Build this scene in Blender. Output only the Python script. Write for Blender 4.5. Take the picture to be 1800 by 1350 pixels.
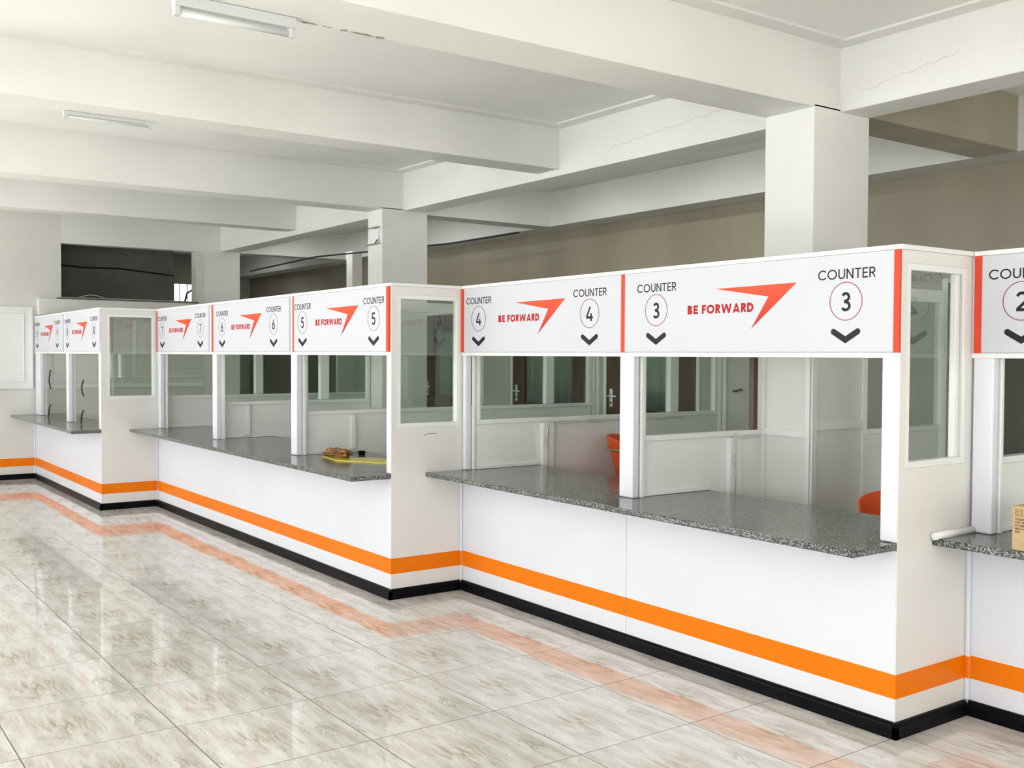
import bpy, bmesh, math, random
from mathutils import Vector, Matrix
for o in list(bpy.data.objects): bpy.data.objects.remove(o, do_unlink=True)
S = bpy.context.scene
COL = S.collection
# ------------------------------------------------------------------ camera
YAW, PIT, ROL = 2.5208, -0.02782, 0.00449
cam_d = bpy.data.cameras.new('camera'); cam = bpy.data.objects.new('camera', cam_d); COL.objects.link(cam)
fw = Vector((math.cos(YAW)*math.cos(PIT), math.sin(YAW)*math.cos(PIT), math.sin(PIT)))
r0 = Vector((math.sin(YAW), -math.cos(YAW), 0)); u0 = r0.cross(fw)
rr = r0*math.cos(ROL)+u0*math.sin(ROL); uu = -r0*math.sin(ROL)+u0*math.cos(ROL)
cam.matrix_world = Matrix(((rr.x, uu.x, -fw.x, 0), (rr.y, uu.y, -fw.y, 0), (rr.z, uu.z, -fw.z, 1.6), (0, 0, 0, 1)))
cam_d.sensor_width = 36; cam_d.lens = 36*1809/1800; cam_d.clip_start = .05
S.camera = cam
# ------------------------------------------------------------------ world, light, exposure
S.view_settings.view_transform = 'Standard'; S.view_settings.look = 'None'
S.view_settings.exposure = -0.05; S.view_settings.gamma = 1; S.view_settings.use_curve_mapping = False
w = bpy.data.worlds.new('sky'); S.world = w; w.use_nodes = True
bg = w.node_tree.nodes['Background']; bg.inputs[0].default_value = (.92, .96, 1, 1); bg.inputs[1].default_value = 2.2
def area(name, loc, rot, sx, sy, power, col=(1, .985, .96)):
    l = bpy.data.lights.new(name, 'AREA'); l.shape = 'RECTANGLE'; l.size = sx; l.size_y = sy; l.energy = power; l.color = col
    o = bpy.data.objects.new(name, l); COL.objects.link(o); o.location = loc; o.rotation_euler = rot
    return o
WX = [(-13.4, -10.1), (-9.2, -5.6), (-4.7, -1.2), (-.4, 2.4)]           # street windows in the front wall
for i, (a, b) in enumerate(WX):
    area('daylight_street_window', ((a+b)/2, -5.45, 1.75), (math.radians(90), 0, 0), b-a, 2.3, (118, 84, 66, 60)[i]*(b-a)/3.3, (.95, .975, 1))
for a, b in ((-3.6, -1.0), (0.2, 3.2)):  # unseen side windows, added to light the faces turned right
    area('added_side_daylight', (3.65, (a+b)/2, 1.75), (math.radians(90), 0, math.radians(90)), b-a, 2.1, 62, (1, .97, .9))

area('added_rear_daylight', (3.65, 6.45, 1.9), (math.radians(90), 0, math.radians(90)), 1.4, 1.8, 60, (1, .98, .94))  # unseen daylight source added to brighten the rear rooms
sl = bpy.data.lights.new('sun', 'SUN'); sl.energy = 32; sl.angle = .01; sl.color = (1, 1, 1)
so_ = bpy.data.objects.new('sun', sl); COL.objects.link(so_); so_.rotation_euler = Vector((-.25, .80, -.68)).to_track_quat('-Z', 'Y').to_euler()

# ------------------------------------------------------------------ materials
def lin(c):
    f = lambda v: v/12.92 if v <= .04045 else ((v+.055)/1.055)**2.4
    return tuple(f(v/255) for v in c)+(1,)
def nodes(m): return m.node_tree.nodes, m.node_tree.links
def new_mat(name):
    m = bpy.data.materials.new(name); m.use_nodes = True
    return m, m.node_tree.nodes['Principled BSDF']
def paint(name, c, rough=.5, var=.03, bump=.0, scale=3, coat=0, metal=0, spec=.5, bscale=180, streak=None):
    m, b = new_mat(name); N, L = nodes(m)
    b.inputs['Roughness'].default_value = rough; b.inputs['Metallic'].default_value = metal
    b.inputs['Coat Weight'].default_value = coat; b.inputs['Coat Roughness'].default_value = .08
    b.inputs['Specular IOR Level'].default_value = spec
    c = lin(c) if max(c) > 1 else c
    tc = N.new('ShaderNodeTexCoord')
    nz = N.new('ShaderNodeTexNoise'); nz.inputs['Scale'].default_value = scale; nz.inputs['Detail'].default_value = 5
    if streak:
        mp = N.new('ShaderNodeMapping'); mp.inputs['Scale'].default_value = streak
        L.new(tc.outputs['Object'], mp.inputs[0]); L.new(mp.outputs[0], nz.inputs['Vector'])
    else: L.new(tc.outputs['Object'], nz.inputs['Vector'])
    cr = N.new('ShaderNodeValToRGB'); cr.color_ramp.elements[0].position = .3; cr.color_ramp.elements[1].position = .7
    cr.color_ramp.elements[0].color = tuple(max(0, v*(1-var*2)) for v in c[:3])+(1,)
    cr.color_ramp.elements[1].color = tuple(min(1, v*(1+var)) for v in c[:3])+(1,)
    L.new(nz.outputs[0], cr.inputs[0]); L.new(cr.outputs[0], b.inputs['Base Color'])
    if bump:
        n2 = N.new('ShaderNodeTexNoise'); n2.inputs['Scale'].default_value = bscale; n2.inputs['Detail'].default_value = 3
        L.new(tc.outputs['Object'], n2.inputs['Vector'])
        bp = N.new('ShaderNodeBump'); bp.inputs['Strength'].default_value = bump; bp.inputs['Distance'].default_value = .002
        L.new(n2.outputs[0], bp.inputs['Height']); L.new(bp.outputs[0], b.inputs['Normal'])
    return m
M = {}
M['white'] = paint('white_gloss_paint', (.79, .81, .875), .38, .012, .25, 2, bscale=90)
M['cream'] = paint('cream_gloss_paint', (.82, .80, .765), .34, .012, .25, 2, bscale=90)
M['trim'] = paint('white_trim_paint', (.87, .875, .86), .32, .015, .1, 3)
M['ceil'] = paint('ceiling_emulsion', (.87, .865, .83), .85, .03, .3, 1.2, bscale=40)
M['beam'] = paint('beam_emulsion', (.82, .815, .775), .7, .025, .25, 1.5, bscale=40)
M['wallp'] = paint('cream_wall_paint', (.74, .73, .68), .5, .02, .2, 1.5, bscale=60)
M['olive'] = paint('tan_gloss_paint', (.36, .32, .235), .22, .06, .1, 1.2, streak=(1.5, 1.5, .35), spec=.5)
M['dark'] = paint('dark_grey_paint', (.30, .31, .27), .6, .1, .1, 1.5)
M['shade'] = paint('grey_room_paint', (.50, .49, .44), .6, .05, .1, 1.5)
M['orange'] = paint('orange_gloss_paint', (.93, .215, .003), .35, .02, .15, 3, spec=.15, bscale=60)
M['black'] = paint('black_gloss_paint', (.004, .004, .006), .3, .05, .3, 4, bscale=30, spec=.07)
M['board'] = paint('white_vinyl_board', (.655, .67, .72), .5, .008, .45, 3, spec=.2, bscale=150)
M['red'] = paint('red_vinyl', (.76, .075, .035), .5, .02, .3, 3, spec=.2, bscale=150)
M['wred'] = paint('dark_red_vinyl', (.50, .02, .02), .5, .02, .3, 3, spec=.15, bscale=150)
M['ink'] = paint('charcoal_vinyl', (.022, .022, .026), .5, .03, .3, 3, spec=.2, bscale=150)
M['inkring'] = paint('grey_ring_vinyl', (.22, .2, .21), .4, .02)
M['redring'] = paint('wine_ring_vinyl', (.35, .045, .06), .4, .02)
M['brown'] = paint('dark_brown_varnish', (.085, .032, .016), .28, .3, .1, 2, streak=(14, 14, .8))
M['umber'] = paint('umber_varnish', (.022, .011, .006), .4, .25, .1, 2, streak=(14, 14, .8), spec=.25)  # extra dark brown for the leaf added to darken the glass
M['curtain'] = paint('pale_net_curtain', (.40, .47, .44), .9, .1, 0, 3, streak=(30, 30, .5))
M['chrome'] = paint('brushed_chrome', (.75, .75, .75), .22, .02, metal=1)
M['brass'] = paint('brass_tube', (.62, .45, .18), .25, .03, metal=1)
M['plast'] = paint('orange_moulded_plastic', (.80, .095, .012), .38, .04, .05, 3)
M['yellow'] = paint('yellow_plastic', (.72, .60, .03), .22, .02, spec=.7)
M['crump'] = paint('brown_crumpled_paper', (.26, .13, .035), .55, .75, .6, 38)
M['cardb'] = paint('brown_cardboard', (.56, .40, .21), .8, .06, .2, 6, streak=(2, 2, 20))
M['boxink'] = paint('black_print', (.05, .035, .02), .7, .05)
M['steel'] = paint('white_enamelled_steel', (.60, .62, .62), .3, .02)
M['tube'] = paint('glass_tube_white', (.66, .69, .67), .12, .01)
m, b = new_mat('fill_tube_glow'); b.inputs['Emission Color'].default_value = (.97, 1, .96, 1); b.inputs['Emission Strength'].default_value = 6; M['glow'] = m  # glow of the fill battens added over the rear rooms
M['soot'] = paint('faint_soot', (.42, .40, .35), .9, .35, 0, 14)
M['edging'] = paint('dark_grey_edging', (.16, .15, .13), .9, .3, 0, 25)  # dark grey of the strip along the bulkhead top
M['cable'] = paint('dark_cable', (.03, .03, .03), .5, .02)
M['wcable'] = paint('white_cable', (.68, .67, .62), .45, .05)
M['pencil'] = paint('grey_scratch', (.25, .24, .22), .8, .05)
def glass(name, tint, refl=1.5):
    m = bpy.data.materials.new(name); m.use_nodes = True; N, L = nodes(m); N.clear()
    out = N.new('ShaderNodeOutputMaterial'); mx = N.new('ShaderNodeMixShader')
    t = N.new('ShaderNodeBsdfTransparent'); t.inputs[0].default_value = tint
    g = N.new('ShaderNodeBsdfGlossy'); g.inputs['Roughness'].default_value = .015; g.inputs[0].default_value = (.95, 1, .97, 1)
    f = N.new('ShaderNodeFresnel'); f.inputs[0].default_value = refl
    ge = N.new('ShaderNodeNewGeometry'); iv = N.new('ShaderNodeMath'); iv.operation = 'SUBTRACT'; iv.inputs[0].default_value = 1
    ml = N.new('ShaderNodeMath'); ml.operation = 'MULTIPLY'          # one reflection per pane, on the side that faces in
    L.new(ge.outputs['Backfacing'], iv.inputs[1]); L.new(iv.outputs[0], ml.inputs[0]); L.new(f.outputs[0], ml.inputs[1])
    L.new(ml.outputs[0], mx.inputs[0]); L.new(t.outputs[0], mx.inputs[1]); L.new(g.outputs[0], mx.inputs[2]); L.new(mx.outputs[0], out.inputs[0])
    return m
M['glass'] = glass('window_glass', (.90, .94, .91, 1), 1.85)
M['pglass'] = glass('partition_glass', (.90, .94, .91, 1), 1.45)
M['cglass'] = glass('teller_glass', (.90, .91, .88, 1), 1.6)
# logo red: printed blend
m, b = new_mat('logo_red_print'); N, L = nodes(m); tc = N.new('ShaderNodeTexCoord'); sx = N.new('ShaderNodeSeparateXYZ')
mr = N.new('ShaderNodeMapRange'); mr.inputs[1].default_value = 1.73; mr.inputs[2].default_value = 1.94
cr = N.new('ShaderNodeValToRGB'); cr.color_ramp.elements[0].color = (.50, .03, .02, 1); cr.color_ramp.elements[1].color = (.80, .10, .045, 1)
L.new(tc.outputs['Object'], sx.inputs[0]); L.new(sx.outputs[2], mr.inputs[0]); L.new(mr.outputs[0], cr.inputs[0]); L.new(cr.outputs[0], b.inputs['Base Color'])
b.inputs['Roughness'].default_value = .5; b.inputs['Specular IOR Level'].default_value = .2; M['logo'] = m
# granite
m, b = new_mat('speckled_grey_granite'); N, L = nodes(m); tc = N.new('ShaderNodeTexCoord')
v = N.new('ShaderNodeTexVoronoi'); v.inputs['Scale'].default_value = 190
n1 = N.new('ShaderNodeTexNoise'); n1.inputs['Scale'].default_value = 185; n1.inputs['Detail'].default_value = 4
n2 = N.new('ShaderNodeTexNoise'); n2.inputs['Scale'].default_value = 6; n2.inputs['Detail'].default_value = 4
for q in (v, n1, n2): L.new(tc.outputs['Object'], q.inputs['Vector'])
cr = N.new('ShaderNodeValToRGB'); E = cr.color_ramp.elements
E[0].position = .36; E[0].color = (.012, .014, .015, 1); E[1].position = .64; E[1].color = (.46, .50, .48, 1)
e = E.new(.47); e.color = (.06, .065, .065, 1); e = E.new(.55); e.color = (.17, .185, .175, 1)
mx = N.new('ShaderNodeMix'); mx.data_type = 'FLOAT'; mx.inputs[0].default_value = .22
sp = N.new('ShaderNodeSeparateColor'); L.new(v.outputs['Color'], sp.inputs[0])
L.new(n1.outputs[0], mx.inputs[2]); L.new(sp.outputs[0], mx.inputs[3]); L.new(mx.outputs[0], cr.inputs[0])
m2 = N.new('ShaderNodeMix'); m2.data_type = 'RGBA'; m2.blend_type = 'MULTIPLY'; m2.inputs[0].default_value = .25
L.new(cr.outputs[0], m2.inputs[6]); L.new(n2.outputs[0], m2.inputs[7]); L.new(m2.outputs[2], b.inputs['Base Color'])
b.inputs['Roughness'].default_value = .16; M['granite'] = m
# floor tiles
TILE = .6155; TX, TY = -3.16, 1.378
m, b = new_mat('marbled_porcelain_tiles'); N, L = nodes(m)
def VM(op, a, bb=None):
    n = N.new('ShaderNodeVectorMath'); n.operation = op
    for i, x in enumerate((a, bb)):
        if x is None: continue
        if isinstance(x, tuple): n.inputs[i].default_value = x
        else: L.new(x, n.inputs[i])
    return n.outputs[0]
def MA(op, a, bb=None, cl=False):
    n = N.new('ShaderNodeMath'); n.operation = op; n.use_clamp = cl
    for i, x in enumerate((a, bb)):
        if x is None: continue
        if isinstance(x, (int, float)): n.inputs[i].default_value = x
        else: L.new(x, n.inputs[i])
    return n.outputs[0]
def noise(vec, sc, det=6, dist=0, rough=.5):
    n = N.new('ShaderNodeTexNoise'); n.inputs['Scale'].default_value = sc; n.inputs['Detail'].default_value = det
    n.inputs['Distortion'].default_value = dist; n.inputs['Roughness'].default_value = rough; L.new(vec, n.inputs['Vector']); return n.outputs[0]
def ramp(x, stops):
    r = N.new('ShaderNodeValToRGB'); el = r.color_ramp.elements
    el[0].position, el[0].color = stops[0]; el[1].position, el[1].color = stops[-1]
    for p, c in stops[1:-1]:
        e = el.new(p); e.color = c
    L.new(x, r.inputs[0]); return r.outputs[0]
g = lambda v: (v, v, v, 1)
tc = N.new('ShaderNodeTexCoord').outputs['Object']
q = VM('MULTIPLY', VM('SUBTRACT', tc, (TX, TY, 0)), (1/TILE, 1/TILE, 0))
cell = VM('FLOOR', q); loc = VM('FRACTION', q)
wn = N.new('ShaderNodeTexWhiteNoise'); L.new(cell, wn.inputs[0])
jit = VM('MULTIPLY', wn.outputs['Color'], (.0, .0, .05))
lv = VM('ADD', loc, jit)
mp = N.new('ShaderNodeMapping'); mp.inputs['Rotation'].default_value = (0, 0, math.radians(-40)); mp.inputs['Scale'].default_value = (.85, 4.6, 1); L.new(lv, mp.inputs[0])
st = mp.outputs[0]
base = ramp(noise(st, 2.1, 9, .35, .68), [(.28, lin((198, 193, 181))), (.42, lin((214, 210, 202))), (.52, lin((226, 224, 219))), (.7, lin((238, 237, 235)))])
vein = ramp(noise(st, 1.5, 8, .9, .62), [(.485, g(0)), (.5, g(1)), (.515, g(0))])
vmask = ramp(noise(VM('ADD', lv, (7.3, 3.1, 0)), 2.2, 2), [(.45, g(0)), (.62, g(1))])
dx = VM('SUBTRACT', loc, (.51, .37, 0)); 
ln = N.new('ShaderNodeVectorMath'); ln.operation = 'LENGTH'; L.new(dx, ln.inputs[0])
blob = MA('MULTIPLY', ramp(ln.outputs['Value'], [(.03, g(1)), (.33, g(0))]), ramp(noise(st, 3.2, 7, 1.5), [(.4, g(0)), (.62, g(1))]))
def mixc(f, a, bb):
    n = N.new('ShaderNodeMix'); n.data_type = 'RGBA'; L.new(f, n.inputs[0])
    for i, x in ((6, a), (7, bb)):
        if isinstance(x, tuple): n.inputs[i].default_value = x
        else: L.new(x, n.inputs[i])
    return n.outputs[2]
c1 = mixc(MA('MULTIPLY', blob, .85), base, lin((158, 139, 102)))
vm = MA('MULTIPLY', vein, MA('ADD', MA('MULTIPLY', vmask, .5), .12), True)
c2 = mixc(vm, c1, lin((126, 104, 74)))
s3 = N.new('ShaderNodeSeparateXYZ'); L.new(loc, s3.inputs[0])
ed = lambda o: MA('MINIMUM', o, MA('SUBTRACT', 1.0, o))
edge = MA('MINIMUM', ed(s3.outputs[0]), ed(s3.outputs[1]))
grout = MA('LESS_THAN', edge, .0034)
c3 = mixc(grout, c2, lin((84, 74, 62)))
L.new(c3, b.inputs['Base Color'])
L.new(MA('ADD', MA('MULTIPLY', grout, .5), .045), b.inputs['Roughness'])
b.inputs['IOR'].default_value = 1.62
geo = N.new('ShaderNodeNewGeometry').outputs['Normal']
tilt = VM('MULTIPLY', VM('SUBTRACT', wn.outputs['Color'], (.5, .5, .5)), (.008, .008, 0))
rip = N.new('ShaderNodeTexNoise'); rip.inputs['Scale'].default_value = 5; rip.inputs['Detail'].default_value = 2; L.new(tc, rip.inputs['Vector'])
rp = VM('MULTIPLY', VM('SUBTRACT', rip.outputs['Color'], (.5, .5, .5)), (.012, .012, 0))
L.new(VM('NORMALIZE', VM('ADD', VM('ADD', geo, tilt), rp)), b.inputs['Normal'])
M['floor'] = m

# ------------------------------------------------------------------ mesh helpers
class MB:
    def __init__(s): s.bm = bmesh.new()
    def _merge(s, b2):
        me = bpy.data.meshes.new('t'); b2.to_mesh(me); b2.free(); s.bm.from_mesh(me); bpy.data.meshes.remove(me)
    def box(s, x0, x1, y0, y1, z0, z1, bev=0, seg=2):
        b2 = bmesh.new(); bmesh.ops.create_cube(b2, size=1)
        for v in b2.verts: v.co = Vector(((x0+x1)/2+v.co.x*(x1-x0), (y0+y1)/2+v.co.y*(y1-y0), (z0+z1)/2+v.co.z*(z1-z0)))
        if bev: bmesh.ops.bevel(b2, geom=b2.edges[:], offset=bev, segments=seg, affect='EDGES', profile=.5)
        s._merge(b2); return s
    def prism(s, pts, z0, z1, bev=0, seg=3):                     # polygon in XY extruded in Z
        b2 = bmesh.new(); vs = [b2.verts.new((x, y, z0)) for x, y in pts]; f = b2.faces.new(vs)
        r = bmesh.ops.extrude_face_region(b2, geom=[f])
        for v in [g_ for g_ in r['geom'] if isinstance(g_, bmesh.types.BMVert)]: v.co.z = z1
        bmesh.ops.recalc_face_normals(b2, faces=b2.faces)
        if bev: bmesh.ops.bevel(b2, geom=[e_ for e_ in b2.edges if abs(e_.verts[0].co.z-e_.verts[1].co.z) < 1e-6], offset=bev, segments=seg, affect='EDGES', profile=.5)
        s._merge(b2); return s
    def plate(s, pts, y0, y1):                                    # polygon in XZ extruded in Y (y0 front)
        b2 = bmesh.new(); vs = [b2.verts.new((x, y0, z)) for x, z in pts]; f = b2.faces.new(vs)
        r = bmesh.ops.extrude_face_region(b2, geom=[f])
        for v in [g_ for g_ in r['geom'] if isinstance(g_, bmesh.types.BMVert)]: v.co.y = y1
        bmesh.ops.recalc_face_normals(b2, faces=b2.faces); s._merge(b2); return s
    def ribbon(s, pts, w_, y0, y1, closed=False, clip=None):
        n = len(pts); A = []; B = []
        P = [Vector(p) for p in pts]
        for i in range(n):
            if closed: d1 = (P[i]-P[i-1]).normalized(); d2 = (P[(i+1) % n]-P[i]).normalized()
            else:
                d1 = (P[i]-P[i-1]).normalized() if i else (P[1]-P[0]).normalized()
                d2 = (P[i+1]-P[i]).normalized() if i < n-1 else d1
            t = (d1+d2); t = t.normalized() if t.length > 1e-6 else d1
            nn = Vector((-t.y, t.x)); k = nn.dot(Vector((-d1.y, d1.x))); k = max(k, .64)
            A.append(P[i]+nn*(w_/2/k)); B.append(P[i]-nn*(w_/2/k))
        if clip:
            for L_ in (A, B):
                for p_ in L_: p_.y = min(max(p_.y, clip[0]), clip[1])
        rng = range(n if closed else n-1)
        bm = s.bm
        va = [[bm.verts.new((p.x, y, p.y)) for p in L_] for L_ in (A, B) for y in (y0, y1)]
        for i in rng:
            j = (i+1) % n
            for a_, b_ in ((0, 2), (3, 1), (1, 0), (2, 3)):
                bm.faces.new((va[a_][i], va[a_][j], va[b_][j], va[b_][i]))
        if not closed:
            for i in (0, n-1): bm.faces.new((va[0][i], va[2][i], va[3][i], va[1][i]))
        return s
    def tube(s, pts, rad, seg=8, closed=False):
        P = [Vector(p) for p in pts]; n = len(P); bm = s.bm; rings = []
        ref = Vector((0, 0, 1)); 
        for i in range(n):
            t = (P[(i+1) % n]-P[i-1]) if closed else (P[min(i+1, n-1)]-P[max(i-1, 0)])
            t.normalize()
            u_ = t.cross(ref)
            if u_.length < .05: u_ = t.cross(Vector((1, 0, 0)))
            u_.normalize(); v_ = t.cross(u_)
            r_ = rad[i] if isinstance(rad, (list, tuple)) else rad
            rings.append([bm.verts.new(P[i]+r_*(math.cos(2*math.pi*k/seg)*u_+math.sin(2*math.pi*k/seg)*v_)) for k in range(seg)])
        for i in range(n if closed else n-1):
            a_, b_ = rings[i], rings[(i+1) % n]
            for k in range(seg): bm.faces.new((a_[k], a_[(k+1) % seg], b_[(k+1) % seg], b_[k]))
        if not closed: bm.faces.new(rings[0][::-1]); bm.faces.new(rings[-1])
        return s
    def build(s, name, mat, parent=None, label=None, smooth=False):
        bmesh.ops.recalc_face_normals(s.bm, faces=s.bm.faces)
        me = bpy.data.meshes.new(name); s.bm.to_mesh(me); s.bm.free(); me.materials.append(M[mat])
        if smooth:
            for p in me.polygons: p.use_smooth = True
        o = bpy.data.objects.new(name, me); COL.objects.link(o)
        if parent: o.parent = parent; o.matrix_parent_inverse = parent.matrix_world.inverted()
        if label: o['label'] = label
        return o
def box(*a, **k): return MB().box(*a, **k)
def empty(name, loc, label, cat, group=None):
    o = bpy.data.objects.new(name, None); COL.objects.link(o); o.location = loc; o.empty_display_size = .2
    o.matrix_world = Matrix.Translation(loc)
    o['label'] = label; o['category'] = cat
    if group: o['group'] = group
    return o
def tag(o, label, cat, group=None):
    o['label'] = label; o['category'] = cat
    if group: o['group'] = group
    return o
def struct(o, label=None):
    o['kind'] = 'structure'
    if label: o['label'] = label
    return o

# ------------------------------------------------------------------ room shell
ZS, ZG, ZC = 3.41, 3.04, 3.09          # slab, girder/main beam soffit, secondary soffit
XL, XR, YS, YB = -14.235, 3.2, -5.0, 7.4
struct(box(-19.2, XR+.2, YS-.2, YB+.2, -.15, 0).build('floor', 'floor'), 'glossy beige marbled floor tiles')
struct(box(-19.2, XR+.2, YS-.2, YB+.2, ZS+.015, ZS+.2).build('ceiling', 'ceil'), 'off-white plastered ceiling slab')
# left wall with the high opening
f = MB()
f.box(XL-.2, XL, YS, 3.01, 0, ZS+.012).box(XL-.2, XL, 3.01, 4.77, 0, 2.33).box(XL-.2, XL, 4.77, 4.885, 0, ZS)
struct(f.build('wall_left', 'wallp'), 'cream end wall with a high opening')
struct(box(XL-.198, XL+.004, 3.012, 5.13, 3.025, ZS+.012).build('trim_1', 'beam'), 'pale lintel over the dark opening')
# notice panel moulding on left wall
f = MB(); x = XL
f.box(x, x+.012, 1.2, 2.664, 1.15, 2.186, .004)
o_ = f.build('wall_panel', 'trim'); tag(o_, 'large white framed flat panel fixed to the left end wall', 'panel')
f = MB()
for a, b_, c, d in ((1.2, 2.664, 2.15, 2.186), (1.2, 2.664, 1.15, 1.19), (2.628, 2.664, 1.19, 2.15), (1.2, 1.236, 1.19, 2.15), (1.3, 2.56, 2.09, 2.10), (1.3, 2.56, 1.235, 1.245), (2.55, 2.56, 1.245, 2.09)):
    f.box(x+.011, x+.026, a, b_, c, d, .003)
f.build('moulding', 'trim', o_)
f = box(XL+.001, XL+.1, 2.72, 4.76, 2.09, 2.30, .004).box(XL, XL+.104, 3.43, 3.47, 2.09, 2.30, .002)
o_ = f.build('bulkhead', 'beam'); tag(o_, 'white boxed ledge under the dark opening, behind counters 8 and 9', 'ledge')
f = box(XL+.001, XL+.115, 2.95, 4.76, 2.30, 2.318, .003); f.build('dark_edging', 'edging', o_)
f = MB().tube([(XL+.05, 3.2+.35*t, 2.32+.045*math.sin(math.pi*t)) for t in [i/10 for i in range(11)]], .005, 6).build('loose_wire', 'wcable', o_)
# front wall with street windows (behind the camera)
f = MB(); xs = [XL-.2]+[v_ for ab in WX for v_ in ab]+[XR+.2]
for i in range(0, len(xs), 2): f.box(xs[i], xs[i+1], YS-.2, YS, 0, 3.42)
for a, b_ in WX: f.box(a, b_, YS-.2, YS, 0, .55).box(a, b_, YS-.2, YS, 2.95, 3.42)
struct(f.build('wall_front', 'wallp'))
for i, (a, b_) in enumerate(WX):
    fr = MB().box(a, b_, YS-.13, YS-.07, .55, .61).box(a, b_, YS-.13, YS-.07, 2.89, 2.95)
    for k in range(4):
        xx = a+(b_-a-.05)*k/3; fr.box(xx, xx+.05, YS-.13, YS-.07, .61, 2.89)
    wf = struct(fr.build('window_%d' % (i+1), 'trim'))
f = MB().box(XR, XR+.2, YS, -3.6, 0, 3.42).box(XR, XR+.2, -1.0, .2, 0, 3.42).box(XR, XR+.2, 3.2, 5.7, 0, 3.42).box(XR, XR+.2, 7.2, YB, 0, 3.42).box(XR, XR+.2, 5.7, 7.2, 0, .95).box(XR, XR+.2, 5.7, 7.2, 2.85, 3.42)  # side and rear openings in this unseen wall are added to admit light
for a, b_ in ((-3.6, -1.0), (.2, 3.2)): f.box(XR, XR+.2, a, b_, 0, .7).box(XR, XR+.2, a, b_, 2.8, 3.42)
struct(f.build('wall_right', 'wallp'))
# back wall, end wall of the back room with barred window
struct(box(-19.2, XR+.2, YB, YB+.2, 0, 3.42).build('wall_back', 'olive'), 'tan gloss-painted back wall')
WY0, WY1, WZ0, WZ1 = 5.93, 6.36, 2.25, 2.90
f = MB().box(-19.2, -19, 1, WY0, 0, 3.42).box(-19.2, -19, WY1, YB, 0, 3.42).box(-19.2, -19, WY0, WY1, 0, WZ0).box(-19.2, -19, WY0, WY1, WZ1, 3.42)
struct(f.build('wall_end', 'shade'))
f = MB()
for k in range(4): yy = WY0+(WY1-WY0-.012)*k/3; f.box(-19.06, -19.045, yy, yy+.012, WZ0, WZ1)
for zz in (WZ0, WZ0+.27, WZ1-.012): f.box(-19.06, -19.045, WY0, WY1, zz, zz+.012)
struct(f.build('window_5', 'cable'), 'small bright barred window of the dark back room')
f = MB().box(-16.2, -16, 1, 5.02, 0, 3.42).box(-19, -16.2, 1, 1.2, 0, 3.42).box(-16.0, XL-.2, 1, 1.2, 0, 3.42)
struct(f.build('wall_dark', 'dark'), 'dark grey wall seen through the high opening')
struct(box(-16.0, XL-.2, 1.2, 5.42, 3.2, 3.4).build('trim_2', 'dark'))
# girders, beams, columns
GF, GK = 5.118, 5.385
def gird(n, x0, x1, y0, y1, z0, lab, mt='beam'):
    return struct(box(x0, x1, y0, y1, z0, ZS+.014, .006).build('trim_%d' % n, mt), lab)
gird(3, XL+.005, XR, GF, GK, ZG, 'long white girder over the counters')
gird(4, -19.0, XR, 7.06, 7.39, ZG, 'rear white girder against the tan wall')
CX = [(XL-.31, XL, 4.88), (-9.34, -9.04, 4.88), (-4.205, -3.845, 4.88)]
n = 5
for (a, b_, y0), lab in zip(CX, ('farthest square white column', 'middle square white column with a wire bracket', 'nearest square white column')):
    struct(box(a, b_, y0, 5.40, 0, ZG+.02, .006).build('trim_%d' % n, 'beam'), lab); n += 1
# cladding on the near column
for (a, b_, lab) in ((-9.04, -9.34, None), (-4.205, -3.845, None), (-1.3, 1.0, None)): pass
struct(box(-4.205, -3.845, YS, GF+.01, ZG, ZS+.014, .006).build('trim_8', 'beam'), 'main ceiling beam over the nearest column')
struct(box(-9.34, -9.04, YS, GF+.01, ZG, ZS+.014, .006).build('trim_9', 'beam'), 'main ceiling beam over the middle column')
struct(box(-6.80, -6.522, YS, GF+.01, ZC, ZS+.014, .006).build('trim_10', 'beam'), 'secondary ceiling beam, nearer one')
struct(box(-11.91, -11.637, YS, GF+.01, ZC+.01, ZS+.014, .006).build('trim_11', 'beam'), 'secondary ceiling beam, farther one')
struct(box(-1.6, -1.3, YS, GF+.01, ZC, ZS+.014).build('trim_12', 'beam'))
struct(box(.95, 1.3, YS, GF+.01, ZG, ZS+.014).build('trim_13', 'beam'))
struct(box(-4.15, -3.825, GK-.01, 7.07, ZG, ZS+.014, .006).build('trim_14', 'olive'), 'tan gloss beam behind the nearest column')  # same tan gloss as the back wall
struct(box(-9.46, -9.17, GK-.01, 7.07, ZG, ZS+.014, .006).build('trim_15', 'beam'))
struct(box(XL-.30, XL, GK-.01, 7.07, ZG, ZS+.014, .006).build('trim_16', 'beam'))
# cornice margins of each ceiling bay (a shallow step round the recessed slab)
f = MB(); bays = [(XL+.004, -11.91), (-11.637, -9.34), (-9.04, -6.80), (-6.522, -4.205), (-3.845, -1.6), (-1.3, .95)]
for a, b_ in bays:
    f.box(a, a+.115, YS, GF, ZS, ZS+.018).box(b_-.115, b_, YS, GF, ZS, ZS+.018).box(a+.115, b_-.115, GF-.115, GF, ZS, ZS+.018)
struct(f.build('trim_17', 'beam'), 'shallow cornice step around the ceiling bays')
# soot marks and crack lines
f = MB()
random.seed(3)
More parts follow.
